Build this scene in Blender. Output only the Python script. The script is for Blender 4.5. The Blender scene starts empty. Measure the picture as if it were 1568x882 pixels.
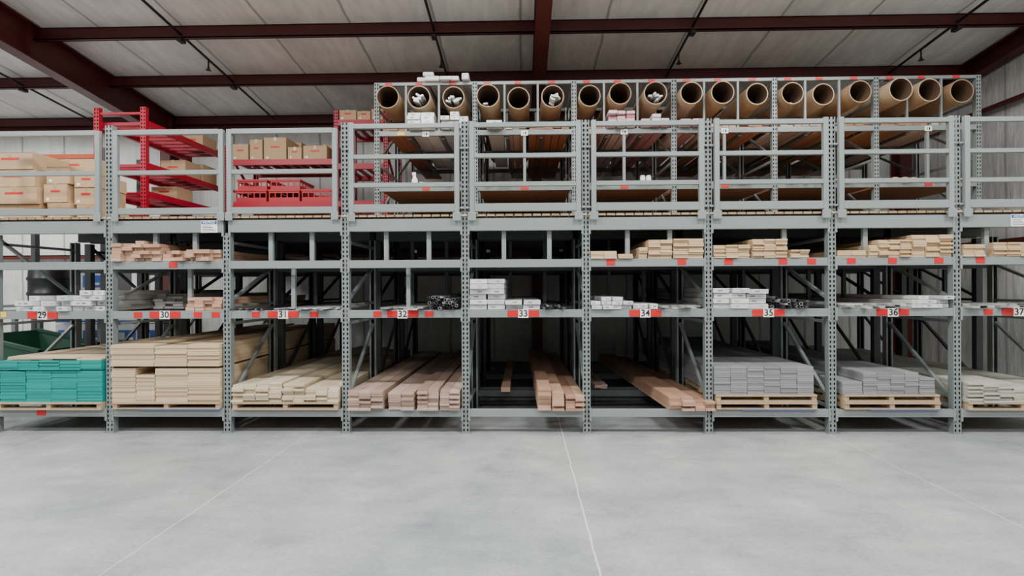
import bpy, math, random
from mathutils import Vector, Matrix
random.seed(7)
R=random.random
def ru(a,b): return a+(b-a)*random.random()
scene=bpy.context.scene
SP=1.3148
U=[0.023+SP*(n-4.5) for n in range(10)]   # upright line positions, bays 29..37
def bx(i,f): return U[i]+f*SP

# ------------------------------------------------------------ materials
def newmat(name):
    m=bpy.data.materials.new(name); m.use_nodes=True
    nt=m.node_tree; b=nt.nodes['Principled BSDF']
    return m,nt,b
def ramp(nt,cols,fac,pos=None):
    r=nt.nodes.new('ShaderNodeValToRGB'); e=r.color_ramp.elements
    n=len(cols); pos=pos or [k/(n-1) for k in range(n)]
    e[0].position=pos[0]; e[0].color=(*cols[0],1)
    e[1].position=pos[-1]; e[1].color=(*cols[-1],1)
    for k in range(1,n-1):
        x=e.new(pos[k]); x.color=(*cols[k],1)
    nt.links.new(fac,r.inputs[0]); return r
def coords(nt,scale=(1,1,1),kind='Object',rot=0):
    t=nt.nodes.new('ShaderNodeTexCoord'); mp=nt.nodes.new('ShaderNodeMapping')
    mp.inputs['Scale'].default_value=scale; mp.inputs['Rotation'].default_value=(0,0,rot)
    nt.links.new(t.outputs[kind],mp.inputs[0]); return mp.outputs[0]
def noise(nt,vec,scale,detail=4,rough=.55):
    n=nt.nodes.new('ShaderNodeTexNoise'); n.inputs['Scale'].default_value=scale
    n.inputs['Detail'].default_value=detail; n.inputs['Roughness'].default_value=rough
    nt.links.new(vec,n.inputs['Vector']); return n.outputs['Fac']
def mixc(nt,a,b,fac,mode='MIX'):
    m=nt.nodes.new('ShaderNodeMix'); m.data_type='RGBA'; m.blend_type=mode
    if isinstance(fac,(int,float)): m.inputs[0].default_value=fac
    else: nt.links.new(fac,m.inputs[0])
    for s,v in ((6,a),(7,b)):
        if isinstance(v,tuple): m.inputs[s].default_value=(*v,1)
        else: nt.links.new(v,m.inputs[s])
    return m.outputs[2]
def bump(nt,b,h,st=.2,dist=.01):
    bp=nt.nodes.new('ShaderNodeBump'); bp.inputs['Strength'].default_value=st
    bp.inputs['Distance'].default_value=dist
    nt.links.new(h,bp.inputs['Height']); nt.links.new(bp.outputs[0],b.inputs['Normal'])
def paint(name,col,rough=.45,metal=0,var=.12,sc=6):
    m,nt,b=newmat(name)
    n=noise(nt,coords(nt),sc)
    r=ramp(nt,[tuple(c*(1-var) for c in col),tuple(min(1,c*(1+var)) for c in col)],n)
    nt.links.new(r.outputs[0],b.inputs['Base Color'])
    b.inputs['Roughness'].default_value=rough; b.inputs['Metallic'].default_value=metal
    return m
def boards(name,cols,rough=.6,grain=.35,sc=(18,1.2,18),perobj=False):
    m,nt,b=newmat(name)
    if perobj: src=nt.nodes.new('ShaderNodeObjectInfo').outputs['Random']
    else: src=nt.nodes.new('ShaderNodeNewGeometry').outputs['Random Per Island']
    r=ramp(nt,cols,src)
    n=noise(nt,coords(nt,sc),4,5)
    r2=ramp(nt,[(1-grain,)*3,(1,1,1)],n)
    c=mixc(nt,r.outputs[0],r2.outputs[0],1.0,'MULTIPLY')
    nt.links.new(c,b.inputs['Base Color']); b.inputs['Roughness'].default_value=rough
    bump(nt,b,n,.15,.004)
    return m
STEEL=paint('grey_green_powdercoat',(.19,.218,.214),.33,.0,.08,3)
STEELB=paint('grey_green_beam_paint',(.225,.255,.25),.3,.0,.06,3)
STEELD=paint('shade_darkened_rack_paint',(.06,.067,.067),.5,.0,.1,3)  # rack grey darkened so the colour itself carries the rear rows' shade
HOLESHADE=paint('painted_shade_inside_column',(.010,.011,.011),.8)  # near-black colour painting the shade inside the open columns
PIPEB=paint('black_iron_pipe',(.018,.017,.017),.6)
REDP=paint('red_rack_paint',(.36,.003,.022),.4,0,.12)
MAROON=paint('maroon_primer_steel',(.085,.013,.011),.45,0,.3,3)
REDTAG=paint('red_label',(.58,.005,.008),.5)
WHITE=paint('white_sign',(.82,.82,.8),.5,0,.03)
BLACK=paint('black_print',(.01,.01,.012),.6)
BLUE=paint('blue_print',(.03,.09,.36),.5)
YELL=paint('yellow_label',(.8,.6,.03),.5)
ORANGE=paint('orange_rail_paint',(.55,.09,.02),.5)
PINE=boards('pine_boards',[(.56,.37,.19),(.68,.48,.28),(.76,.57,.36),(.62,.42,.23)])
MDF=boards('fibreboard_tan',[(.56,.41,.255),(.62,.47,.30),(.67,.53,.35)],.7,.12)
PINEL=boards('pale_pine_boards',[(.62,.50,.34),(.72,.60,.42),(.78,.68,.50),(.56,.45,.29)])
PINK=boards('cedar_pink_boards',[(.36,.24,.185),(.50,.35,.275),(.62,.47,.38),(.42,.275,.21)])
REDW=boards('redwood_boards',[(.44,.24,.155),(.56,.34,.225),(.66,.43,.31),(.48,.28,.18)])
GREYB=boards('grey_composite_boards',[(.205,.212,.215),(.245,.252,.255),(.29,.295,.295)],.6,.15)
SAGE=boards('pale_sage_boards',[(.40,.41,.34),(.50,.50,.42),(.58,.57,.49)],.6,.2)
TEAL=boards('teal_primed_boards',[(.003,.255,.225),(.004,.30,.265),(.006,.345,.305)],.5,.15)
PALW=boards('pallet_wood',[(.46,.32,.19),(.58,.43,.27),(.36,.25,.15)],.8,.4,(6,6,12))
BROWNP=boards('hardboard_shelf',[(.34,.135,.06),(.39,.165,.08)],.7,.2)
WRAP=boards('white_plastic_wrap',[(.58,.60,.62),(.74,.75,.75),(.84,.84,.82)],.25,.38,(9,3,25))
PINKWRAP=boards('pink_striped_wrap',[(.60,.22,.26),(.78,.70,.69),(.45,.06,.10)],.35,.3,(9,6,60))
GREYWRAP=boards('grey_trim_strips',[(.18,.18,.18),(.36,.36,.35),(.55,.54,.52)],.4,.2)
DARKM=boards('dark_metal_sections',[(.015,.015,.017),(.06,.06,.065),(.34,.34,.35)],.35,.2)
CARD=boards('corrugated_cardboard',[(.40,.26,.14),(.48,.32,.18),(.55,.39,.24)],.8,.12,(3,3,3))
TAPE=paint('packing_tape',(.42,.29,.16),.25)
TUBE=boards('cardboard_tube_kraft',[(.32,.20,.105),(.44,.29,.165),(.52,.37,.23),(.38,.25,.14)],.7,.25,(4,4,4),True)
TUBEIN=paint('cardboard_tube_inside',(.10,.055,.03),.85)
PLASTIC=paint('red_plastic_crate',(.44,.006,.014),.4)
GREENP=paint('dark_green_plastic',(.012,.06,.035),.5)
BLKP=paint('black_plastic',(.012,.013,.015),.4)

def concrete():
    m,nt,b=newmat('polished_concrete')
    v=coords(nt)
    n1=noise(nt,v,.5,5,.6); n2=noise(nt,v,1.9,13,.75); n3=noise(nt,v,36,5,.7); n4=noise(nt,coords(nt,(1,3.5,1),rot=.7),1.0,6,.66)
    r1=ramp(nt,[(.262,.273,.287),(.315,.325,.326),(.365,.374,.366)],n1,[.32,.5,.68])
    r2=ramp(nt,[(.68,.69,.70),(.93,.93,.93),(1.0,1.0,1.0),(1.26,1.26,1.24)],n2,[.32,.46,.55,.70])
    c=mixc(nt,r1.outputs[0],r2.outputs[0],.9,'MULTIPLY')
    r4=ramp(nt,[(.86,.865,.87),(1.0,1.0,1.0),(1.10,1.10,1.09)],n4,[.35,.5,.65])
    c=mixc(nt,c,r4.outputs[0],.85,'MULTIPLY')
    r3=ramp(nt,[(.82,.82,.82),(1.10,1.10,1.10)],n3,[.32,.68])
    c=mixc(nt,c,r3.outputs[0],.85,'MULTIPLY')
    sep=nt.nodes.new('ShaderNodeSeparateXYZ'); nt.links.new(v,sep.inputs[0])
    tot=None
    w=nt.nodes.new('ShaderNodeMath'); w.operation='MULTIPLY_ADD'
    nt.links.new(noise(nt,v,5,3),w.inputs[0]); w.inputs[1].default_value=.03; nt.links.new(sep.outputs[0],w.inputs[2])
    for j,(out,p) in enumerate(((w.outputs[0],.43),(w.outputs[0],-2.34),(w.outputs[0],3.27),(w.outputs[0],-5.1),(w.outputs[0],6.1),(sep.outputs[1],-4.9))):
        a=nt.nodes.new('ShaderNodeMath'); a.operation='SUBTRACT'; nt.links.new(out,a.inputs[0]); a.inputs[1].default_value=p
        d=nt.nodes.new('ShaderNodeMath'); d.operation='ABSOLUTE'; nt.links.new(a.outputs[0],d.inputs[0])
        l=nt.nodes.new('ShaderNodeMath'); l.operation='LESS_THAN'; nt.links.new(d.outputs[0],l.inputs[0]); l.inputs[1].default_value=.0058
        k=nt.nodes.new('ShaderNodeMath'); k.operation='MULTIPLY'; nt.links.new(l.outputs[0],k.inputs[0]); k.inputs[1].default_value=.75 if j==0 else .42
        if tot is None: tot=k.outputs[0]
        else:
            s=nt.nodes.new('ShaderNodeMath'); s.operation='MAXIMUM'; nt.links.new(tot,s.inputs[0]); nt.links.new(k.outputs[0],s.inputs[1]); tot=s.outputs[0]
    c=mixc(nt,c,(.62,.63,.60),tot)
    n5=noise(nt,v,3.1,2); sp=ramp(nt,[(0,0,0),(1,1,1)],n5,[.76,.80])
    c=mixc(nt,c,(.52,.53,.52),sp.outputs[0])
    nt.links.new(c,b.inputs['Base Color'])
    rr=ramp(nt,[(.30,)*3,(.55,)*3],n2); nt.links.new(rr.outputs[0],b.inputs['Roughness'])
    b.inputs['Specular IOR Level'].default_value=.45
    return m
def panel(name,col,pitch,axis=0,dep=.45,wr=(4,1,1),edge=.03):
    m,nt,b=newmat(name)
    v=coords(nt); sep=nt.nodes.new('ShaderNodeSeparateXYZ'); nt.links.new(v,sep.inputs[0])
    wv=nt.nodes.new('ShaderNodeMath'); wv.operation='MULTIPLY_ADD'; nt.links.new(noise(nt,v,2.5,3),wv.inputs[0]); wv.inputs[1].default_value=.05; nt.links.new(sep.outputs[axis],wv.inputs[2])
    a=nt.nodes.new('ShaderNodeMath'); a.operation='PINGPONG'; nt.links.new(wv.outputs[0],a.inputs[0]); a.inputs[1].default_value=pitch/2
    l=ramp(nt,[(1,1,1),(0,0,0)],a.outputs[0],[.006,edge])
    n=noise(nt,v,1.1,5); n2=noise(nt,coords(nt,wr),2.0,5,.55)
    r=ramp(nt,[tuple(c*.84 for c in col),col,tuple(min(1,c*1.06) for c in col)],n,[.3,.5,.7])
    r2=ramp(nt,[(.88,.88,.88),(1.03,1.03,1.03)],n2,[.35,.65])
    c=mixc(nt,r.outputs[0],r2.outputs[0],1.0,'MULTIPLY')
    c=mixc(nt,c,tuple(x*dep for x in col),l.outputs[0])
    nt.links.new(c,b.inputs['Base Color']); b.inputs['Roughness'].default_value=.5
    bump(nt,b,n2,.5,.05)
    return m
CONC=concrete()
CEIL=panel('vinyl_faced_insulation',(.83,.825,.80),1.25)
WALLM=panel('wall_liner_panel',(.66,.66,.64),.9)
WALLR=panel('wall_liner_panel_side',(.70,.70,.68),.45,1,.6,(1,4,1))

# ------------------------------------------------------------ mesh builder
class MB:
    def __init__(s): s.v=[];s.f=[];s.m=[];s.sm=[]
    def add(s,vs,fs,m=0,sm=False):
        o=len(s.v); s.v+=[tuple(v) for v in vs]
        for f in fs: s.f.append([o+i for i in f]); s.m.append(m); s.sm.append(sm)
    def box(s,x0,x1,y0,y1,z0,z1,m=0,rz=0,ry=0):
        vs=[Vector((x,y,z)) for x in(x0,x1) for y in(y0,y1) for z in(z0,z1)]
        if rz or ry:
            c=Vector(((x0+x1)/2,(y0+y1)/2,(z0+z1)/2)); M=Matrix.Rotation(rz,3,'Z')@Matrix.Rotation(ry,3,'Y')
            vs=[c+M@(v-c) for v in vs]
        s.add(vs,[(0,1,3,2),(4,6,7,5),(0,4,5,1),(2,3,7,6),(0,2,6,4),(1,5,7,3)],m)
    def bar(s,p0,p1,w,t,m=0,up=(0,0,1)):
        p0=Vector(p0);p1=Vector(p1);d=(p1-p0).normalized(); u=Vector(up)
        if abs(d.dot(u))>.99: u=Vector((1,0,0))
        a=d.cross(u).normalized()*w/2; b=a.cross(d).normalized()*t/2
        vs=[p+q for p in(p0,p1) for q in(-a-b,a-b,a+b,-a+b)]
        s.add(vs,[(0,3,2,1),(4,5,6,7),(0,1,5,4),(1,2,6,5),(2,3,7,6),(3,0,4,7)],m)
    def ring(s,p0,p1,prof,n,m=0,closed=False):
        p0=Vector(p0);p1=Vector(p1);d=(p1-p0); dn=d.normalized(); u=Vector((0,0,1)) if abs(dn.z)<.9 else Vector((1,0,0))
        a=dn.cross(u).normalized(); b=a.cross(dn).normalized()
        vs=[];fs=[];K=len(prof)
        for t,r in prof:
            for k in range(n):
                an=2*math.pi*k/n; vs.append(p0+d*t+(a*math.cos(an)+b*math.sin(an))*r)
        for j in range(K if closed else K-1):
            j2=(j+1)%K
            for k in range(n):
                k2=(k+1)%n; fs.append((j*n+k,j*n+k2,j2*n+k2,j2*n+k))
        s.add(vs,fs,m,True)
        if not closed:
            o=len(s.v)-K*n
            s.f.append([o+k for k in range(n)][::-1]); s.m.append(m); s.sm.append(False)
            s.f.append([o+(K-1)*n+k for k in range(n)]); s.m.append(m); s.sm.append(False)
    def cyl(s,p0,p1,r,n=12,m=0): s.ring(p0,p1,[(0,r),(1,r)],n,m)
    def pipe(s,p0,p1,ro,ri,n=28,m=0,mi=1):
        s.ring(p0,p1,[(0,ro),(1,ro)],n,m); s.f=s.f[:-2]; s.m=s.m[:-2]; s.sm=s.sm[:-2]
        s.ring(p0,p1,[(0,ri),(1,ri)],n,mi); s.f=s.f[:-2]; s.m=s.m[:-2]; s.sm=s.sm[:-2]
        for t in(0,1):
            s.ring(p0,p1,[(t,ri),(t,ro)],n,m); s.f=s.f[:-2]; s.m=s.m[:-2]; s.sm=s.sm[:-2]
    def build(s,name,mats,parent=None,bevel=0,bseg=2):
        xs=[v[0] for v in s.v];ys=[v[1] for v in s.v];zs=[v[2] for v in s.v]
        o=Vector(((min(xs)+max(xs))/2,(min(ys)+max(ys))/2,min(zs)))
        me=bpy.data.meshes.new(name); me.from_pydata([tuple(Vector(v)-o) for v in s.v],[],s.f)
        for mt in mats: me.materials.append(mt)
        me.polygons.foreach_set('material_index',s.m); me.polygons.foreach_set('use_smooth',s.sm); me.update()
        ob=bpy.data.objects.new(name,me); ob.location=o; scene.collection.objects.link(ob)
        if parent:
            ob.parent=parent; ob.location=o-parent.location
        if bevel:
            b=ob.modifiers.new('bevel','BEVEL'); b.width=bevel; b.segments=bseg; b.limit_method='ANGLE'
        return ob
def empty(name,loc=(0,0,0)):
    e=bpy.data.objects.new(name,None); e.location=loc; e.empty_display_size=.2; scene.collection.objects.link(e); return e
def text(body,size,loc,mat,parent,name='number'):
    c=bpy.data.curves.new(name,'FONT'); c.body=body; c.size=size; c.align_x='CENTER'; c.align_y='CENTER'; c.extrude=.001; c.offset=size*.012
    t=bpy.data.objects.new('tmp',c); scene.collection.objects.link(t)
    bpy.context.view_layer.update()
    me=bpy.data.meshes.new_from_object(t.evaluated_get(bpy.context.evaluated_depsgraph_get()))
    bpy.data.objects.remove(t)
    me.materials.clear(); me.materials.append(mat)
    ob=bpy.data.objects.new(name,me); scene.collection.objects.link(ob)
    ob.rotation_euler=(math.pi/2,0,0)
    ob.parent=parent; ob.location=Vector(loc)-parent.location
    return ob

# ------------------------------------------------------------ room
def zc(y): return 6.21-.11*(y+5.68)   # purlin line (roof pitch)
YB=5.05; XR=7.65; XL=-16; YF=-14
m=MB(); m.box(XL,XR,YF,YB,-.1,0); fl=m.build('floor',[CONC])
fl.data.transform(Matrix.Translation(fl.location)); fl.location=(0,0,0)
m=MB(); m.box(XL,XR,YB,YB+.15,0,5.16); m.build('wall_back',[WALLM])
m=MB(); m.add([(XR,YF,0),(XR,YB+.15,0),(XR,YB+.15,zc(YB)+.1),(XR,YF,zc(YF)+.1),(XR+.15,YF,0),(XR+.15,YB+.15,0),(XR+.15,YB+.15,zc(YB)+.1),(XR+.15,YF,zc(YF)+.1)],
 [(0,1,2,3),(7,6,5,4),(0,4,5,1),(1,5,6,2),(2,6,7,3),(3,7,4,0)]); m.build('wall_right',[WALLR])
m=MB(); m.box(XL-.15,XL,YF,YB,0,5.1); m.build('wall_left',[WALLR])
m=MB()
m.add([(XL,YF,zc(YF)+.1),(XR,YF,zc(YF)+.1),(XR,YB+.15,zc(YB+.15)+.1),(XL,YB+.15,zc(YB+.15)+.1),
       (XL,YF,zc(YF)+.2),(XR,YF,zc(YF)+.2),(XR,YB+.15,zc(YB+.15)+.2),(XL,YB+.15,zc(YB+.15)+.2)],
      [(0,3,2,1),(4,5,6,7),(0,1,5,4),(1,2,6,5),(2,3,7,6),(3,0,4,7)])
ce=m.build('ceiling',[CEIL]); ce.data.transform(Matrix.Translation((ce.location.x,0,0))); ce.location.x=0
RAFX=[-14.7,-7.22,.27]
for k,y in enumerate([-12,-10.4,-8.8,-7.2,-5.6,-4.1,-2.6,-1.1,.4,1.93,3.33,4.93]):
    m=MB(); z=zc(y)
    m.box(XL,XR,y-.01,y+.01,z-.1,z+.1); m.box(XL,XR,y-.06,y+.01,z-.1,z-.085); m.box(XL,XR,y-.01,y+.06,z+.085,z+.1)
    m.box(XL,XR,y-.06,y-.05,z-.1,z-.075)
    m.build('roof_purlin',[MAROON])
for x in RAFX+[7.5]:
    m=MB(); dp=.52 if x<7 else .28
    a=(x,YF,zc(YF)); b=(x,4.95,zc(4.95))
    def off(p,dz): return (p[0],p[1],p[2]+dz)
    m.bar(off(a,-dp/2+.08),off(b,-dp/2+.08),.012,dp)
    m.bar(off(a,-dp+.08),off(b,-dp+.08),.2,.018); m.bar(off(a,.075),off(b,.075),.2,.018)
    y=YF+.5
    while y<4.9:
        m.box(x-.09,x+.09,y-.006,y+.006,zc(y)-dp+.09,zc(y)+.07); y+=3.05
    m.box(x-.1,x+.1,4.7,4.72,0,zc(4.7)-dp+.1); m.box(x-.1,x+.1,4.98,5.0,0,zc(4.9)-.1); m.box(x-.006,x+.006,4.72,4.98,0,zc(4.9)-.1)
    m.build('roof_rafter',[MAROON])
for x in (-12.54,-8.79,-5.04,-1.29,2.46,6.21):
    m=MB(); m.cyl((x,YF,zc(YF)-.03),(x,4.8,zc(4.8)-.03),.019,8)
    for y in (1.93,3.33): m.box(x-.035,x+.035,y-.06,y+.06,zc(y)-.14,zc(y)-.09)
    m.cyl((x,2.6,zc(2.6)-.02),(x,2.6,zc(2.6)-.16),.012,8); m.ring((x,2.6,zc(2.6)-.16),(x,2.6,zc(2.6)-.2),[(0,.02),(.6,.02),(1,.045)],10)
    m.build('sprinkler_pipe',[PIPEB])
for z in (2.3,4.45):
    m=MB(); m.box(XR-.16,XR-.005,YF,YB-.12,z-.01,z+.01); m.box(XR-.18,XR-.16,YF,YB-.12,z-.06,z+.01); m.build('wall_girt',[MAROON])
m=MB(); m.box(XL,XR-.2,YB-.1,YB-.005,4.85,5.02); m.build('eave_strut',[MAROON])
m=MB(); m.box(XL,XR-.2,YB-.16,YB-.005,2.28,2.3); m.box(XL,XR-.2,YB-.16,YB-.15,2.22,2.3); m.build('wall_girt',[MAROON])

# ------------------------------------------------------------ lumber rack (ground level)
W=.082
def column(m,x,y,z1,z0=0,face=-1,holes=True,w=W,dpt=.07):
    yf=y; yb=y-face*dpt
    y0,y1=min(yf,yb),max(yf,yb)
    m.box(x-w/2,x-w/2+.003,y0,y1,z0,z1); m.box(x+w/2-.003,x+w/2,y0,y1,z0,z1)
    m.box(x-w/2,x-w/2+.02,yb-.0015,yb+.0015,z0,z1); m.box(x+w/2-.02,x+w/2,yb-.0015,yb+.0015,z0,z1)
    ye=yf-face*.02
    m.box(x-w/2+.004,x+w/2-.004,min(ye,ye+.002),max(ye,ye+.002),z0,z1,1)  # added plate standing in for the shade seen through the holes
    if holes:
        k=w/.082
        for a,b in((-.041,-.029),(-.012,.012),(.029,.041)):
            m.box(x+a*k,x+b*k,yf-.0015,yf+.0015,z0,z1)
        z=z0
        while z<z1:
            h=min(.022,z1-z)
            m.box(x-.0291*k,x-.0119*k,yf-.0015,yf+.0015,z,z+h); m.box(x+.0119*k,x+.0291*k,yf-.0015,yf+.0015,z,z+h)
            z+=.05
    else: m.box(x-w/2,x+w/2,yf-.0015,yf+.0015,z0,z1)
    m.box(x-w/2-.02,x+w/2+.02,y0-.02,y1+.02,z0,z0+.008)
def braces(m,x,y0,y1,pts,hz,w=.035):
    for za,zb in pts: m.bar((x,y0,za),(x,y1,zb),w,.03)
    for z in hz: m.bar((x,y0,z),(x,y1,z),w,.03)
rack=empty('lumber_storage_rack',(0,0,0))
LV=[(.18,.262),(1.26,1.345),(1.805,1.89),(2.205,2.34)]
ROWS=[(0,1.1),(1.26,2.36),(2.6,3.7)]
for r,(ya,yb) in enumerate(ROWS):
    for i,x in enumerate(U):
        m=MB()
        top=3.40 if (r==0 and i not in(0,2)) else 2.2
        column(m,x,ya,top,0,-1,r==0); column(m,x,yb,2.2,0,1,False)
        braces(m,x,ya+.07,yb-.07,[(.36,1.12),(1.45,1.85)] if i else [(.36,1.12),(2.15,1.5)],[.28,1.2,1.4,2.1])
        m.build('upright_frame',[STEEL if r==0 else STEELD,HOLESHADE],rack)
for r,(ya,yb) in enumerate(ROWS):
    m=MB()
    for i in range(9):
        a,b=U[i]+W/2,U[i+1]-W/2
        for l,(z0,z1) in enumerate(LV):
            m.box(a,b,ya-.012,ya+.04,z0,z1)
            m.box(a,b,ya+.04,ya+.055,z0,z1-.025)
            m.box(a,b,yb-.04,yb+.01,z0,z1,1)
            if r==0:
                for c in(U[i],U[i+1]):
                    s=1 if c<a else -1
                    m.box(min(c+s*.026,c+s*.05),max(c+s*.026,c+s*.05),ya-.017,ya-.012,z0-.045,z1+.015)
            if l in (1,2) :
                for f in (.25,.5,.75):
                    xx=bx(i,f); m.box(xx-.02,xx+.02,ya+.055,yb-.04,z1-.03,z1-.001,1)
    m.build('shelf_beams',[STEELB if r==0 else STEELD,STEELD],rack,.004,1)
m=MB()
for i,fs in ((2,(.35,.70)),(3,(.33,.69)),(4,(.32,.70)),(5,(.35,.7)),(6,(.64,)),(7,(.3,)),(8,(.28,)),(1,(.36,.7))):
    for f in fs:
        x=bx(i,f)
        m.box(x-.024,x+.024,.06,.10,1.895,2.205)
for i,f in ((1,.61),(2,.51),(3,.5)):
    x=bx(i,f); m.box(x-.022,x+.022,.15,.19,1.345,1.81)
m.build('divider_posts',[STEELB],rack)
m=MB()
for i in range(2,9):
    for f in (.35,.7):
        x=bx(i,f); m.box(x-.022,x+.022,1.3,1.34,1.895,2.205); m.box(x-.022,x+.022,1.3,1.34,1.345,1.8)
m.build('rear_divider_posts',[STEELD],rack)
m=MB()
m.box(U[0]-.04,U[9]+.04,.06,4.7,2.345,2.363,0)
m.build('deck_panel',[paint('dark_deck_panel',(.08,.07,.06),.8)],rack)
m=MB(); x=U[0]
while x<U[9]:
    m.box(x,x+.085,-.012,.9,2.365,2.386); x+=.1
m.build('deck_slats',[PINE],rack)
m=MB()
for i in range(9):
    for f in (.2,.4,.6,.8):
        xx=bx(i,f); m.box(xx-.02,xx+.02,.06,1.05,2.30,2.344)
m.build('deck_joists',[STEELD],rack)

# ------------------------------------------------------------ guard rails / gates
for i in range(9):
    m=MB()
    if i>=3:
        a,b=U[i]+.082,U[i+1]-.082
        ya,yb=-.05,0
        for x in(a,b): m.box(x-.026,x+.026,ya,yb,2.34,3.385)
        for z0,z1 in((3.32,3.37),(2.99,3.035),(2.68,2.728),(2.41,2.495)): m.box(a+.026,b-.026,ya+.003,yb-.003,z0,z1)
        for x in(a,b):
            m.box(x-.045,x+.045,ya-.006,ya,2.31,2.40)
            for z in (2.45,3.1): m.cyl((x-.03 if x==a else x+.03,ya+.025,z),(x-.075 if x==a else x+.075,ya+.025,z),.012,8)
        m.build('safety_gate',[STEELB],None,.004,1)
    else:
        a,b=U[i]+(.05 if i!=1 else .10),U[i+1]-(.10 if i in(0,2) else .04)
        ya,yb=-.045,0
        for x in(a,b): m.box(x-.026,x+.026,ya,yb,2.38,3.33)
        for z0,z1 in((3.28,3.335),(2.84,2.888),(2.405,2.475)): m.box(a+.026,b-.026,ya+.003,yb-.003,z0,z1)
        for x in(a,b):
            m.box(x-.04,x+.04,ya-.006,ya,2.33,2.42)
        m.build('guard_railing',[STEELB],None,.004,1)

# ------------------------------------------------------------ upper tube rack
trk=empty('upper_tube_rack',(0,0,0))
YA=1.26; DK=2.365
for i in range(3,10):
    x=U[i]; m=MB()
    for y,f in((YA,-1),(YA+1.1,1),(YA+2.3,1)):
        column(m,x,y,4.33,DK,f,y==YA,.066,.055)
    for y0,y1 in((YA+.06,YA+1.04),(YA+1.1,YA+2.24)):
        braces(m,x,y0,y1,[(2.5,3.2),(3.3,3.9)],[2.45,3.25,4.0,4.28],.028)
    m.build('upright_frame',[STEEL,HOLESHADE],trk)
ULV=[(2.875,2.94),(3.615,3.68),(4.285,4.325)]
m=MB(); ms=MB(); mt=MB(); mr=MB()
TF=(.14,.45,.79)
for i in range(3,9):
    a,b=U[i]+.034,U[i+1]-.034
    for z0,z1 in ULV:
        m.box(a,b,YA-.012,YA+.03,z0,z1)
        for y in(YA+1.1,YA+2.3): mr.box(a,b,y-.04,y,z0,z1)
    for y in(YA+.45,YA+1.06,YA+2.24): mr.box(a,b,y,y+.04,3.905,3.94)
    for f in(.30,.635):
        m.box(bx(i,f)-.013,bx(i,f)+.013,YA-.008,YA+.018,3.68,4.285)
        for y in(YA+1.1,YA+2.3): mr.box(bx(i,f)-.015,bx(i,f)+.015,y-.01,y+.025,3.68,4.285)
    if i!=3: m.box(bx(i,.5)-.018,bx(i,.5)+.018,YA-.008,YA+.028,2.94,3.615)
    for f in(.33,.67): mr.box(bx(i,f)-.02,bx(i,f)+.02,YA+.05,YA+2.26,3.58,3.614)
    ms.box(a+.01,b-.01,YA+.03,YA+1.06,2.89,2.91); ms.box(a+.01,b-.01,YA+1.12,YA+2.25,2.89,2.91)
    for f in TF: mt.box(bx(i,f)-.065,bx(i,f)+.025,YA-.016,YA-.0125,4.288,4.32)
    mt.box(bx(i,.5)-.05,bx(i,.5)+.05,YA-.016,YA-.0125,2.885,2.93)
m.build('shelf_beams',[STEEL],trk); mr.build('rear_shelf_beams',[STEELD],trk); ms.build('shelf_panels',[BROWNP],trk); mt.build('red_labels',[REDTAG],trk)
for i in range(3,9):
    for j,f in enumerate(TF):
        x=bx(i,f)+ru(-.014,.014)
        r=.152-ru(0,.012)
        z=3.942+r
        m=MB(); y0=YA-ru(.03,.18); dx=ru(-.02,.02)
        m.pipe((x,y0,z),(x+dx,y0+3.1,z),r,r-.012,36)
        if (i,j) in((3,1),(4,2),(5,2),(3,2)):
            for k in range(9):
                an=ru(0,6.28); rr=ru(0,.075); 
                xx=x+math.cos(an)*rr; zz=z-.03+math.sin(an)*rr*.8
                m.box(xx-ru(.01,.045),xx+ru(.01,.045),y0+ru(-.12,.05),y0+1.5,zz-.012,zz+.012,2,0,ru(-.6,.6))
        elif R()<.5:
            for k in range(2):
                xx=x+ru(-.04,.04); m.box(xx-.03,xx+.03,y0+ru(.05,.4),y0+2,z-.115+k*.022,z-.095+k*.022,2,0,ru(-.2,.2))
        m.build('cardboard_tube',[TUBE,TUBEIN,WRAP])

# ------------------------------------------------------------ stacks
def stack(name,x0,x1,z0,z1,y0,L,bw,bt,mat,gap=.004,jy=.03,rag=0,skew=0):
    m=MB(); n=max(1,round((x1-x0)/bw)); w=(x1-x0)/n; h=max(1,round((z1-z0)/bt)); t=(z1-z0)/h
    for r in range(h):
        for k in range(n):
            if rag and r==h-1 and R()<rag: continue
            a=x0+k*w+gap/2+ru(-.3,.3)*gap
            yy=y0+ru(-jy,jy)
            m.box(a,a+w-gap,yy,yy+L,z0+r*t+.0006,z0+(r+1)*t-.0010,0,skew+ru(-.0004,.0004))
    return m.build(name,[mat])
def multi(name,cols,z0,y0,L,bw,bt,mat,jy=.03,skew=0,gap=.004,drop=0.0):
    m=MB()
    for x0,x1,zt in cols:
        n=max(1,round((x1-x0)/bw)); w=(x1-x0)/n; h=max(1,round((zt-z0)/bt)); t=(zt-z0)/h
        for r in range(h):
            for k in range(n):
                if r==h-1 and n>2 and R()<drop: continue
                yy=y0+ru(-jy,jy); a=x0+k*w+gap/2
                m.box(a,a+w-gap,yy,yy+L,z0+r*t+.0006,z0+(r+1)*t-.0011,0,skew+ru(-.0006,.0006))
    return m.build(name,[mat])
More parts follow.
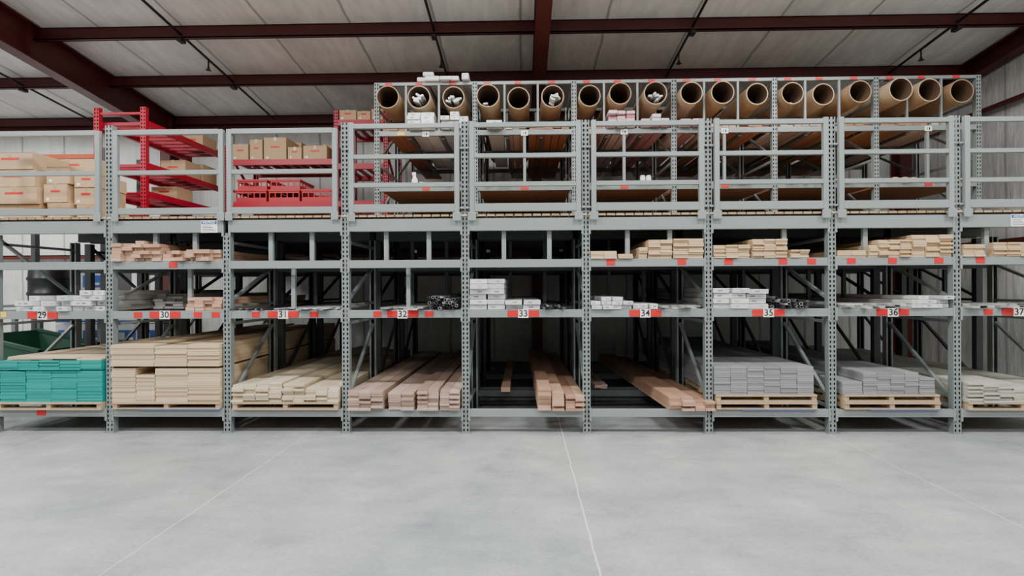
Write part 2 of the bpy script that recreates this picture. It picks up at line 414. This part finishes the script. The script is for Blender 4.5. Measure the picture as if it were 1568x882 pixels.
def pallet(x0,x1,y0,y1,z0,z1,blue=False):
    # blue: a blue painted strip along part of the front bottom board
    m=MB(); h=z1-z0; t=min(.018,h*.22)
    for k in range(4):
        y=y0+(y1-y0-.1)*k/3; m.box(x0,x1,y,y+.1,z1-t,z1)
    for k in range(3):
        y=y0+(y1-y0-.1)*k/2
        if blue and k==0:
            m.box(x0,x1,y,y+.1,z0+.009,z0+t); m.box(x0+(x1-x0)*.25,x1,y,y+.1,z0,z0+.009,1)
        else: m.box(x0,x1,y,y+.1,z0,z0+t)
    for k in range(3):
        x=x0+(x1-x0-.05)*k/2; m.box(x,x+.05,y0+.01,y1-.01,z0+t,z1-t)
    m.build('wooden_pallet',[PALW,BLUE])
Z1=.263
# bay 29
pallet(bx(0,.06),bx(0,.955),-.06,1.05,Z1,.345); pallet(bx(0,.06),bx(0,.955),1.3,2.4,Z1,.345)
multi('teal_board_stack',[(bx(0,.08),bx(0,.30),.685),(bx(0,.303),bx(0,.955),.69)],.346,-.03,2.5,.29,.017,TEAL,.005)
multi('teal_board_stack',[(bx(0,.07),bx(0,.42),.80),(bx(0,.424),bx(0,.955),.805)],.70,-.045,2.5,.23,.017,TEAL,.008)
stack('tan_board_stack',bx(0,.10),bx(0,.94),.807,.838,0.0,2.5,.3,.016,MDF,jy=.05)
# bay 30
pallet(bx(1,.045),bx(1,.955),-.05,1.05,Z1,.345,True); pallet(bx(1,.045),bx(1,.955),1.3,2.4,Z1,.345)
multi('fibreboard_stack',[(bx(1,.03),bx(1,.235),.715),(bx(1,.24),bx(1,.40),.64),(bx(1,.405),bx(1,.955),.715)],.346,-.03,3.5,.36,.0235,MDF,.01)
m=MB()
for f in(.1,.5,.85):
    for y in (.1,1.6,3.0): m.box(bx(1,f)-.04,bx(1,f)+.04,y,y+.06,.716,.739)
m.build('wooden_spacer',[PALW])
multi('fibreboard_stack',[(bx(1,.03),bx(1,.40),.975),(bx(1,.405),bx(1,.68),.955),(bx(1,.685),bx(1,.955),.98)],.74,-.04,3.5,.5,.02,MDF,.012)
# bay 31
pallet(bx(2,.06),bx(2,.945),-.05,1.05,Z1,.345); pallet(bx(2,.06),bx(2,.945),1.3,2.4,Z1,.345)
multi('pine_board_stack',[(bx(2,.05),bx(2,.25),.53),(bx(2,.255),bx(2,.47),.56),(bx(2,.475),bx(2,.66),.54),(bx(2,.665),bx(2,.95),.50)],.346,-.03,3.6,.13,.024,PINEL,.025,drop=.15)
# bay 32
multi('cedar_board_stack',[(bx(3,.055),bx(3,.35),.47)],Z1,-.06,3.6,.14,.026,PINK,.03,-.02,drop=.2)
multi('cedar_board_stack',[(bx(3,.375),bx(3,.59),.45)],Z1,-.04,3.6,.14,.026,PINK,.03,-.01,drop=.2)
multi('cedar_board_stack',[(bx(3,.60),bx(3,.775),.49),(bx(3,.785),bx(3,.95),.47)],Z1,-.05,3.6,.12,.026,PINK,.03,.003)
# bay 33
multi('redwood_board_stack',[(bx(4,.575),bx(4,.685),.50),(bx(4,.69),bx(4,.79),.455),(bx(4,.80),bx(4,.955),.42)],Z1,-.06,3.7,.11,.027,REDW,.04,.015)
multi('redwood_board_stack',[(bx(4,.26),bx(4,.35),.32)],Z1,1.0,2.5,.1,.027,REDW,.06)
# bay 34
multi('redwood_board_stack',[(bx(5,.58),bx(5,.78),.40),(bx(5,.785),bx(5,.95),.36)],Z1,-.06,3.7,.12,.025,REDW,.05,.06)
multi('redwood_board_stack',[(bx(5,.13),bx(5,.26),.32)],Z1,1.1,2.5,.1,.027,PINK,.06,.05)
# bays 35, 36, 37
def tall(i,a,b,blue):
    pallet(bx(i,a),bx(i,b+.04),-.05,1.05,Z1,.345,blue); pallet(bx(i,a),bx(i,b+.04),-.04,1.05,.347,.425)
    pallet(bx(i,a),bx(i,b+.04),1.3,2.4,Z1,.345); pallet(bx(i,a),bx(i,b+.04),1.3,2.4,.347,.425)
tall(6,.05,.82,True)
multi('grey_composite_board_stack',[(bx(6,.035),bx(6,.84),.725)],.427,-.02,3.4,.17,.023,GREYB,.006)
tall(7,.08,.80,True)
multi('grey_composite_board_stack',[(bx(7,.07),bx(7,.23),.56),(bx(7,.235),bx(7,.68),.66),(bx(7,.685),bx(7,.81),.60)],.427,-.02,3.4,.16,.023,GREYB,.008)
pallet(bx(8,.06),bx(8,.94),-.05,1.05,Z1,.345); pallet(bx(8,.06),bx(8,.94),1.3,2.4,Z1,.345)
multi('sage_board_stack',[(bx(8,.05),bx(8,.42),.555),(bx(8,.425),bx(8,.95),.50)],.346,-.04,3.6,.14,.022,SAGE,.03)
# level 2
Z2=1.347
def bundles(name,x0,x1,heights,bt,z0,y0,L,mat,jy=.05):
    m=MB(); n=len(heights); w=(x1-x0)/n
    for k,h in enumerate(heights):
        for r in range(h):
            yy=y0+ru(-jy,jy); a=x0+k*w+ru(.0,.008)
            m.box(a,a+w-.008,yy,yy+L,z0+r*bt+.001,z0+(r+1)*bt-.004,0,ru(-.006,.006))
            if mat is WRAP:
                xx=a+(w-.008)*ru(.15,.5); m.box(xx,xx+min(.05,w*.3),yy-.0016,yy,z0+r*bt+bt*.35,z0+r*bt+bt*.62,1)
    return m.build(name,[mat,GREYWRAP],None,.009,2)
BN='wrapped_trim_bundle'
bundles(BN,bx(0,.18),bx(0,.96),[2,3,2,2,3,3,4,4],.058,Z2,.0,3.0,WRAP)
bundles(BN,bx(4,.033),bx(4,.33),[6,6],.056,Z2,.0,3.0,WRAP)
bundles(BN,bx(4,.335),bx(4,.62),[2,2],.052,Z2,.0,3.0,WRAP)
bundles(BN,bx(5,.035),bx(5,.38),[2,3,3,2],.045,Z2,.0,3.0,WRAP)
bundles(BN,bx(5,.385),bx(5,.58),[1,1,1],.06,Z2,.0,3.0,WRAP)
bundles(BN,bx(6,.04),bx(6,.32),[4,4],.056,Z2,.0,3.0,WRAP)
bundles(BN,bx(6,.325),bx(6,.49),[4],.053,Z2,.03,3.0,WRAP)
bundles(BN,bx(7,.62),bx(7,.96),[2,3,2,3],.045,Z2,.0,3.0,WRAP)
for a in((7,.06,.60,.05,.0,3.2,.07,.017,.12),(5,.6,.95,.035,.0,3.2,.07,.017,.1),(8,.05,.5,.045,.0,3.2,.08,.02,.12),(1,.06,.34,.18,.6,2.6,.12,.03,.05),(3,.3,.66,.03,.03,3.0,.06,.015,.15),(2,.45,.95,.028,.03,3.0,.05,.014,.18)):
    stack('grey_trim_stack',bx(a[0],a[1]),bx(a[0],a[2]),Z2,Z2+a[3],a[4],a[5],a[6],a[7],GREYWRAP,jy=a[8])
def sections(name,x0,x1,n,y0,L,mat,r=.016):
    m=MB()
    cols=max(1,int((x1-x0)/(2*r+.004))); rows=math.ceil(n/cols)
    k=0
    for rr in range(rows):
        for c in range(cols):
            if k>=n: break
            x=x0+r+c*(2*r+.004)+(r if rr%2 else 0)+ru(-.003,.003); z=Z2+r+.001+rr*r*1.75; yy=y0+ru(-.08,.08); k+=1
            if k%3: m.pipe((x,yy,z),(x,yy+L,z),r*.97,r*.72,12,0,0)
            else: m.box(x-r*.9,x+r*.9,yy,yy+L,z-r*.6,z+r*.5)
    return m.build(name,[mat])
sections('steel_tube_bundle',bx(3,.70),bx(3,.95),36,-.03,3,DARKM,.017)
sections('steel_tube_bundle',bx(4,.64),bx(4,.88),16,-.01,3,DARKM,.013)
sections('steel_tube_bundle',bx(6,.51),bx(6,.80),28,-.02,3,DARKM,.018)
sections('steel_tube_bundle',bx(2,.03),bx(2,.42),16,-.0,3,DARKM,.01)
sections('steel_tube_bundle',bx(8,.52),bx(8,.9),14,-.0,3,DARKM,.01)
multi('redwood_board_stack',[(bx(1,.65),bx(1,.95),Z2+.145)],Z2,.02,2.2,.1,.04,REDW,.03)
# level 3
Z3=1.892
multi('redwood_board_stack',[(bx(1,.04),bx(1,.21),Z3+.2),(bx(1,.215),bx(1,.45),Z3+.23)],Z3,-.02,3.2,.09,.04,REDW,.05,drop=.3)
multi('redwood_board_stack',[(bx(1,.46),bx(1,.66),Z3+.12),(bx(1,.68),bx(1,.95),Z3+.125)],Z3,.0,3.2,.09,.04,REDW,.08)
def l3(i,cols):
    multi('pine_board_stack',[(bx(i,a),bx(i,b),Z3+h) for a,b,h in cols],Z3,-.02,3.4,.13,.021,PINE,.02,drop=.2)
l3(5,[(.035,.25,.085),(.26,.38,.05)]); l3(5,[(.43,.50,.12),(.505,.70,.20),(.71,.955,.21)])
l3(6,[(.04,.33,.14)]); l3(6,[(.35,.63,.20)]); l3(6,[(.66,.81,.085)])
l3(7,[(.04,.27,.075)]); l3(7,[(.29,.36,.13),(.365,.62,.185)]); l3(7,[(.635,.955,.235)])
l3(8,[(.04,.21,.13)]); l3(8,[(.28,.6,.15),(.62,.95,.13)])
# upper shelf wrapped bundles (tube rack)
ZU=3.683
bundles(BN,bx(3,.33),bx(3,.60),[4,4],.055,ZU,YA-.1,2.3,WRAP)
bundles(BN,bx(3,.66),bx(3,.94),[3,4,3],.055,ZU,YA-.1,2.3,WRAP)
bundles(BN,bx(4,.12),bx(4,.28),[2],.055,ZU,YA-.1,2.3,WRAP)
bundles('striped_trim_bundle',bx(5,.33),bx(5,.60),[4,4,4],.052,ZU,YA-.1,3.1,PINKWRAP)
bundles('striped_trim_bundle',bx(5,.66),bx(5,.94),[2,3,2],.052,ZU,YA-.1,3.1,PINKWRAP)
bundles('striped_trim_bundle',bx(6,.05),bx(6,.28),[2,2],.052,ZU,YA-.1,3.1,PINKWRAP)
for i,f0,f1,h,mt in ((4,.55,.95,.08,BROWNP),(4,.31,.52,.04,PINK),(3,.06,.30,.03,BROWNP),(5,.05,.31,.04,BROWNP),(6,.34,.62,.05,REDW),(6,.66,.95,.04,BROWNP),(7,.05,.48,.03,PINK),(7,.55,.95,.04,BROWNP),(8,.05,.5,.03,BROWNP),(8,.55,.9,.03,PINK)):
    stack('hardboard_stack',bx(i,f0),bx(i,f1),ZU,ZU+h,YA,3.1,.1,.02,mt,gap=.008)
m=MB()
for k,(f,w,z,h) in enumerate(((.5,.10,4.327,.06),(.60,.12,4.327,.065),(.72,.10,4.327,.05),(.80,.09,4.327,.06),(.55,.09,4.39,.055),(.92,.06,4.327,.09))):
    x=bx(3,f); m.box(x-w,x+w*.6,YA-.06+ru(-.04,.04),YA+1.15,z,z+h,0,ru(-.02,.02))
m.build(BN,[WRAP],None,.015,2)
for i,f0,f1,h,mt in((3,.66,.95,.04,GREYWRAP),(4,.1,.45,.03,BROWNP),(5,.1,.42,.03,BROWNP),(5,.6,.92,.03,BROWNP),(6,.06,.46,.03,REDW),(6,.55,.95,.03,REDW),(7,.1,.45,.03,GREYWRAP),(7,.55,.95,.035,PINE),(8,.08,.4,.05,PINE),(8,.55,.9,.035,PINE)):
    stack('trim_strip_stack',bx(i,f0),bx(i,f1),2.942,2.942+h,YA-.03,2.2,.06,.018,mt,jy=.05)
m=MB(); x=bx(3,.37); y=YA+.09; z=2.912
m.ring((x,y,z),(x,y,z+.24),[(0,.036),(.05,.04),(.55,.04),(.68,.026),(.76,.014),(.84,.014)],20,0)
m.box(x-.03,x+.016,y-.012,y+.012,z+.2,z+.235,0); m.box(x-.026,x-.018,y-.008,y+.008,z+.15,z+.2,0); m.box(x-.045,x-.03,y-.007,y+.007,z+.215,z+.23,1)
m.build('spray_bottle',[WHITE,REDTAG])
m=MB()
for i,f in((3,.44),(5,.70),(5,.76)):
    x=bx(i,f); zb=2.912 if i==3 else 2.975
    m.ring((x,YA+.09,zb),(x,YA+.09,zb+.10),[(0,.03),(.06,.034),(.8,.034),(.86,.026),(.88,.03),(1,.03)],18)
m.build('paint_tins',[WHITE])

# ------------------------------------------------------------ signs and labels
for i in range(9):
    x=bx(i,.435 if i in (0,) else .48)
    e=empty('bay_number_sign',(x,-.02,1.30))
    m=MB(); m.box(x-.055,x+.055,-.020,-.0125,1.256,1.347,0); 
    m.box(x-.17,x-.055,-.0185,-.0125,1.268,1.338,1); m.box(x+.055,x+.17,-.0185,-.0125,1.268,1.338,1)
    m.build('sign_plate',[WHITE,REDTAG],e)
    text(str(29+i),.10,(x,-.0215,1.301),BLACK,e)
m=MB()
def tag(i,f,z,w=.09,mt=0): m.box(bx(i,f)-w/2,bx(i,f)+w/2,-.0165,-.0125,z,z+.06,mt)
for i,f in((1,.25),(1,.76),(1,.91),(2,.25),(2,.74),(3,.27),(3,.70),(8,.76),(8,.24)): tag(i,f,1.272)
for i,f in((1,.55),(5,.20),(5,.78),(6,.16),(6,.6),(6,.83),(7,.15),(7,.48),(7,.85),(8,.18),(8,.6)): tag(i,f,1.822)
tag(0,.42,.195,.1); tag(0,.10,1.28,.06,1)
m.build('shelf_labels',[REDTAG,YELL])
m=MB()
for i in range(3,9):
    x=bx(i,.5); m.box(x-.045,x+.045,YA-.018,YA-.0125,3.60,3.665,0)
    m.box(x-.02,x-.012,YA-.0195,YA-.018,3.615,3.65,2); m.box(x+.005,x+.022,YA-.0195,YA-.018,3.615,3.65,2)
x=bx(3,.25); m.box(x-.05,x+.05,YA-.017,YA-.0125,3.62,3.66,1)
m.build('shelf_labels',[WHITE,YELL,BLACK])
for x,z in((bx(1,.86),2.205),(bx(8,.49),2.21)):
    e=empty('notice_sign',(x,-.02,z))
    m=MB(); m.box(x-.09,x+.09,-.018,-.0125,z,z+.13,0); m.box(x-.085,x+.085,-.0195,-.018,z+.09,z+.125,1)
    for k in range(4): m.box(x-.075,x+.075-k*.02,-.019,-.018,z+.015+k*.018,z+.021+k*.018,2)
    m.build('sign_plate',[WHITE,BLUE,BLACK],e)
    text('NOTICE',.036,(x,-.0205,z+.107),WHITE,e,'notice_text')

# ------------------------------------------------------------ upper left: boxes, red racks
def cbox(x0,x1,y0,y1,z0,z1,mat=None,label=True):
    m=MB(); m.box(x0,x1,y0,y1,z0,z1,0)
    xc=(x0+x1)/2; e=.0012
    m.box(xc-.02,xc+.02,y0-e,y1+e,z1-.0,z1+e,1); m.box(xc-.02,xc+.02,y0-e,y0,z1-.06,z1,1)
    zc_=(z0+z1)/2
    if label:
        w=(x1-x0)*.2; m.box(xc-w,xc+w,y0-e*1.5,y0,zc_+.01,zc_+.035,2); m.box(x0+.03,x0+.03+w*.6,y0-e*1.5,y0,z0+.02,z0+.05,3)
    m.box(x0,x1,y0-e*.8,y0,z1-.004,z1-.001,4)
    m.build('cardboard_box',[mat or CARD,TAPE,REDTAG,WHITE,TUBEIN])
zd=2.388
def pile(x0,x1,y0,y1,zs,z=zd,lab=True):
    for h in zs:
        d=ru(-.03,.03); cbox(x0+d,x1+d-.006,y0+ru(-.03,.03),y1,z,z+h-.004,None,lab); z+=h
pile(-6.2,-5.66,.28,.75,[.2,.2,.2,.2])
pile(-5.60,-5.32,.30,.75,[.22,.22,.2]); pile(-5.26,-4.98,.34,.8,[.2,.2,.15])
pile(-6.15,-5.4,.8,1.15,[.22,.22,.22,.2])
m=MB(); m.box(-7.6,-6.0,1.60,1.65,3.45,3.51,0); m.box(-7.6,-6.0,2.3,2.35,3.45,3.51,0)
for x in(-7.68,-6.0):
    m.box(x,x+.07,1.6,1.68,0,3.6,1); m.box(x,x+.07,2.3,2.38,0,3.6,1)
m.build('orange_beam_rack',[ORANGE,STEELD])
red=empty('red_storage_rack',(0,0,0))
m=MB()
xa,xb=-5.19,-5.84; zt=4.08; yE=3.3
for y in(1.35,yE):
    for x in(xa,xb):
        column(m,x,y,zt,2.366,-1,True,.075,.06)
    for z in(2.6,4.0): m.bar((xa,y+.03,z),(xb,y+.03,z),.03,.03)
for z in(3.82,3.24,2.85,2.5):
    for x in(xa+.02,xb):
        m.box(x-.025,x+.025,1.42,yE-.01,z,z+.085)
    y=1.45
    while y<yE-.1: m.box(xb+.03,xa-.01,y,y+.06,z+.045,z+.083); y+=.19
m.build('rack_frame',[REDP,HOLESHADE],red)
red2=empty('red_storage_rack',(0,0,0))
m=MB(); yA,yB=2.65,3.6
for x in(-4.78,-3.0,-2.2):
    t=4.45 if x>-4 else 3.9
    for y,f in((yA,-1),(yB,1)): column(m,x,y,t,2.366,f,True,.07,.06)
    for z in(2.6,3.2,3.8): m.bar((x,yA+.06,z),(x,yB-.06,z),.03,.03)
    m.bar((x,yA+.06,2.6),(x,yB-.06,3.2),.03,.03); m.bar((x,yB-.06,3.2),(x,yA+.06,3.8),.03,.03)
for a,b,zs in((-4.745,-3.035,(2.9,3.58,)),(-2.965,-2.235,(3.5,4.2,2.9))):
    for z in zs:
        m.box(a,b,yA-.01,yA+.04,z,z+.09); m.box(a,b,yB-.04,yB+.01,z,z+.09)
        x=a+.05
        while x<b-.05: m.box(x,x+.05,yA+.04,yB-.04,z+.05,z+.088); x+=.16
m.build('rack_frame',[REDP,HOLESHADE],red2)
def crate(x0,x1,y0,y1,z0,z1):
    m=MB(); t=.012; zm0=z0+(z1-z0)*.35; zm1=z1-(z1-z0)*.3
    m.box(x0,x1,y0,y1,z0,z0+t)
    for (a,b,c,d) in((x0,x1,y0,y0+t),(x0,x1,y1-t,y1),(x0,x0+t,y0+t,y1-t),(x1-t,x1,y0+t,y1-t)):
        m.box(a,b,c,d,z0+t,zm0); m.box(a,b,c,d,zm1,z1)
        n=5
        for k in range(n+1):
            if b-a>.1: xx=a+(b-a-.015)*k/n; m.box(xx,xx+.015,c,d,zm0,zm1)
            else: yy=c+(d-c-.015)*k/n; m.box(a,b,yy,yy+.015,zm0,zm1)
    m.box(x0-.012,x1+.012,y0-.012,y0,z1-.03,z1); m.box(x0-.012,x1+.012,y1,y1+.012,z1-.03,z1)
    m.build('red_plastic_crate',[PLASTIC])
for k in range(3):
    x=-4.65+k*.54
    crate(x,x+.5,yA+.03,yA+.6,2.992,3.19); 
    if k<2: crate(x+.02,x+.5,yA+.05,yA+.6,3.192,3.36)
x=-4.7
for w,h in((.26,.26),(.2,.33),(.36,.36),(.22,.2),(.38,.22)):
    cbox(x,x+w,yA+.02,yA+.5,3.672,3.672+h); 
    x+=w+.03
cbox(-4.2,-3.8,yA+.55,yA+.9,3.672,4.1); cbox(-3.6,-3.2,yA+.55,yA+.9,3.672,4.05)
cbox(-2.95,-2.68,yA+.02,yA+.5,4.292,4.46); cbox(-2.66,-2.45,yA+.02,yA+.5,4.292,4.44); cbox(-2.43,-2.25,yA+.02,yA+.5,4.292,4.47)
for y,z,h in((2.3,3.327,.26),(2.75,3.327,.3),(2.75,3.907,.2),(2.1,2.937,.2)):
    cbox(-5.62,-5.23,y,y+.38,z,z+h)

# ------------------------------------------------------------ behind bay 29 at floor level
def cartons(xs,y,levels):
    m=MB(); x0,x1=xs[0],xs[-1]+.42
    for k in range(levels):
        for x in xs:
            z=.13+k*.45
            m.box(x,x+.4,y,y+.6,z,z+.44,0); m.box(x+.04,x+.36,y-.003,y,z+.14,z+.34,1); m.box(x+.08,x+.18,y-.006,y-.003,z+.18,z+.30,0); m.box(x+.22,x+.32,y-.006,y-.003,z+.18,z+.22,0); m.box(x,x+.4,y-.003,y,z+.02,z+.05,1)
    m.box(x0-.03,x1,y-.02,y+.62,0,.12,2)
    m.build('shrink_wrapped_carton_stack',[WRAP,BLUE,PALW])
cartons([-7.7,-7.28],2.75,4)
cartons([-6.72,-6.30],2.75,3)
m=MB(); m.ring((-7.12,2.02,1.3),(-7.12,2.02,1.95),[(0,.2),(.03,.24),(.3,.25),(.33,.265),(.37,.265),(.4,.25),(.64,.25),(.67,.265),(.71,.265),(.74,.25),(.97,.24),(1,.2)],28)
m.build('black_drum',[BLKP])
m=MB(); m.box(-7.55,-6.45,1.74,2.28,1.24,1.298); 
for x in(-7.5,-6.55):
    for y in(1.8,2.2): m.box(x,x+.06,y,y+.06,0,1.24)
m.build('steel_work_table',[STEEL],None,.004,1)
m=MB(); ox,oy=.25,-.5
def P(x,y,z): return (x+ox,y+oy,z)
vs=[P(-6.95,1.3,.25),P(-6.25,1.3,.25),P(-6.25,2.0,.25),P(-6.95,2.0,.25),P(-7.15,1.2,1.02),P(-6.3,1.2,.82),P(-6.3,2.1,.82),P(-7.15,2.1,1.02)]
m.add(vs,[(0,3,2,1),(0,1,5,4),(1,2,6,5),(2,3,7,6),(3,0,4,7)]); 
m.bar(P(-7.17,1.2,1.02),P(-6.28,1.2,.82),.05,.04); m.bar(P(-7.17,2.1,1.02),P(-6.28,2.1,.82),.05,.04)
for x in(-6.85,-6.35):
    for y in(1.4,1.9): m.cyl(P(x,y-.03,.08),P(x,y+.03,.08),.08,14); m.box(x-.02+ox,x+.02+ox,y-.02+oy,y+.02+oy,.1,.25)
m.build('green_tilt_cart',[GREENP])

# ------------------------------------------------------------ lights
def lamp(x,y,p,sx=1.2,sy=.5):
    z=zc(y)-.45
    e=empty('high_bay_light',(x,y,z))
    m=MB(); m.box(x-sx/2,x+sx/2,y-sy/2,y+sy/2,z+.02,z+.09); m.cyl((x-.4,y,z+.09),(x-.4,y,z+.5),.006,6); m.cyl((x+.4,y,z+.09),(x+.4,y,z+.5),.006,6)
    m.build('housing',[WHITE],e)
    l=bpy.data.lights.new('led_panel','AREA'); l.shape='RECTANGLE'; l.size=sx; l.size_y=sy; l.energy=p; l.color=(1,.995,.98)
    o=bpy.data.objects.new('led_panel',l); scene.collection.objects.link(o); o.parent=e; o.location=(0,0,0)
for x in(-10.5,-6.2,-2.2,1.7,5.4):
    lamp(x,-2.6,215); lamp(x,-6.8,195)
for x in(-4.4,-.5,3.4): lamp(x,-.15,70)
lamp(-10,2.8,220)
w=bpy.data.worlds.new('World'); scene.world=w; w.use_nodes=True
bg=w.node_tree.nodes['Background']; bg.inputs[0].default_value=(.96,.98,1,1); bg.inputs[1].default_value=.45

# ------------------------------------------------------------ camera
cd=bpy.data.cameras.new('camera'); cam=bpy.data.objects.new('camera',cd); scene.collection.objects.link(cam)
cd.lens=36*800/1568; cd.sensor_width=36; cd.clip_start=.05; cd.clip_end=100
M=Matrix.Rotation(math.radians(1.26),4,'Z')@Matrix.Rotation(math.pi/2,4,'X')@Matrix.Rotation(math.radians(-.265),4,'Z')
cam.matrix_world=Matrix.Translation((0,-5.68,1.58))@M
scene.camera=cam
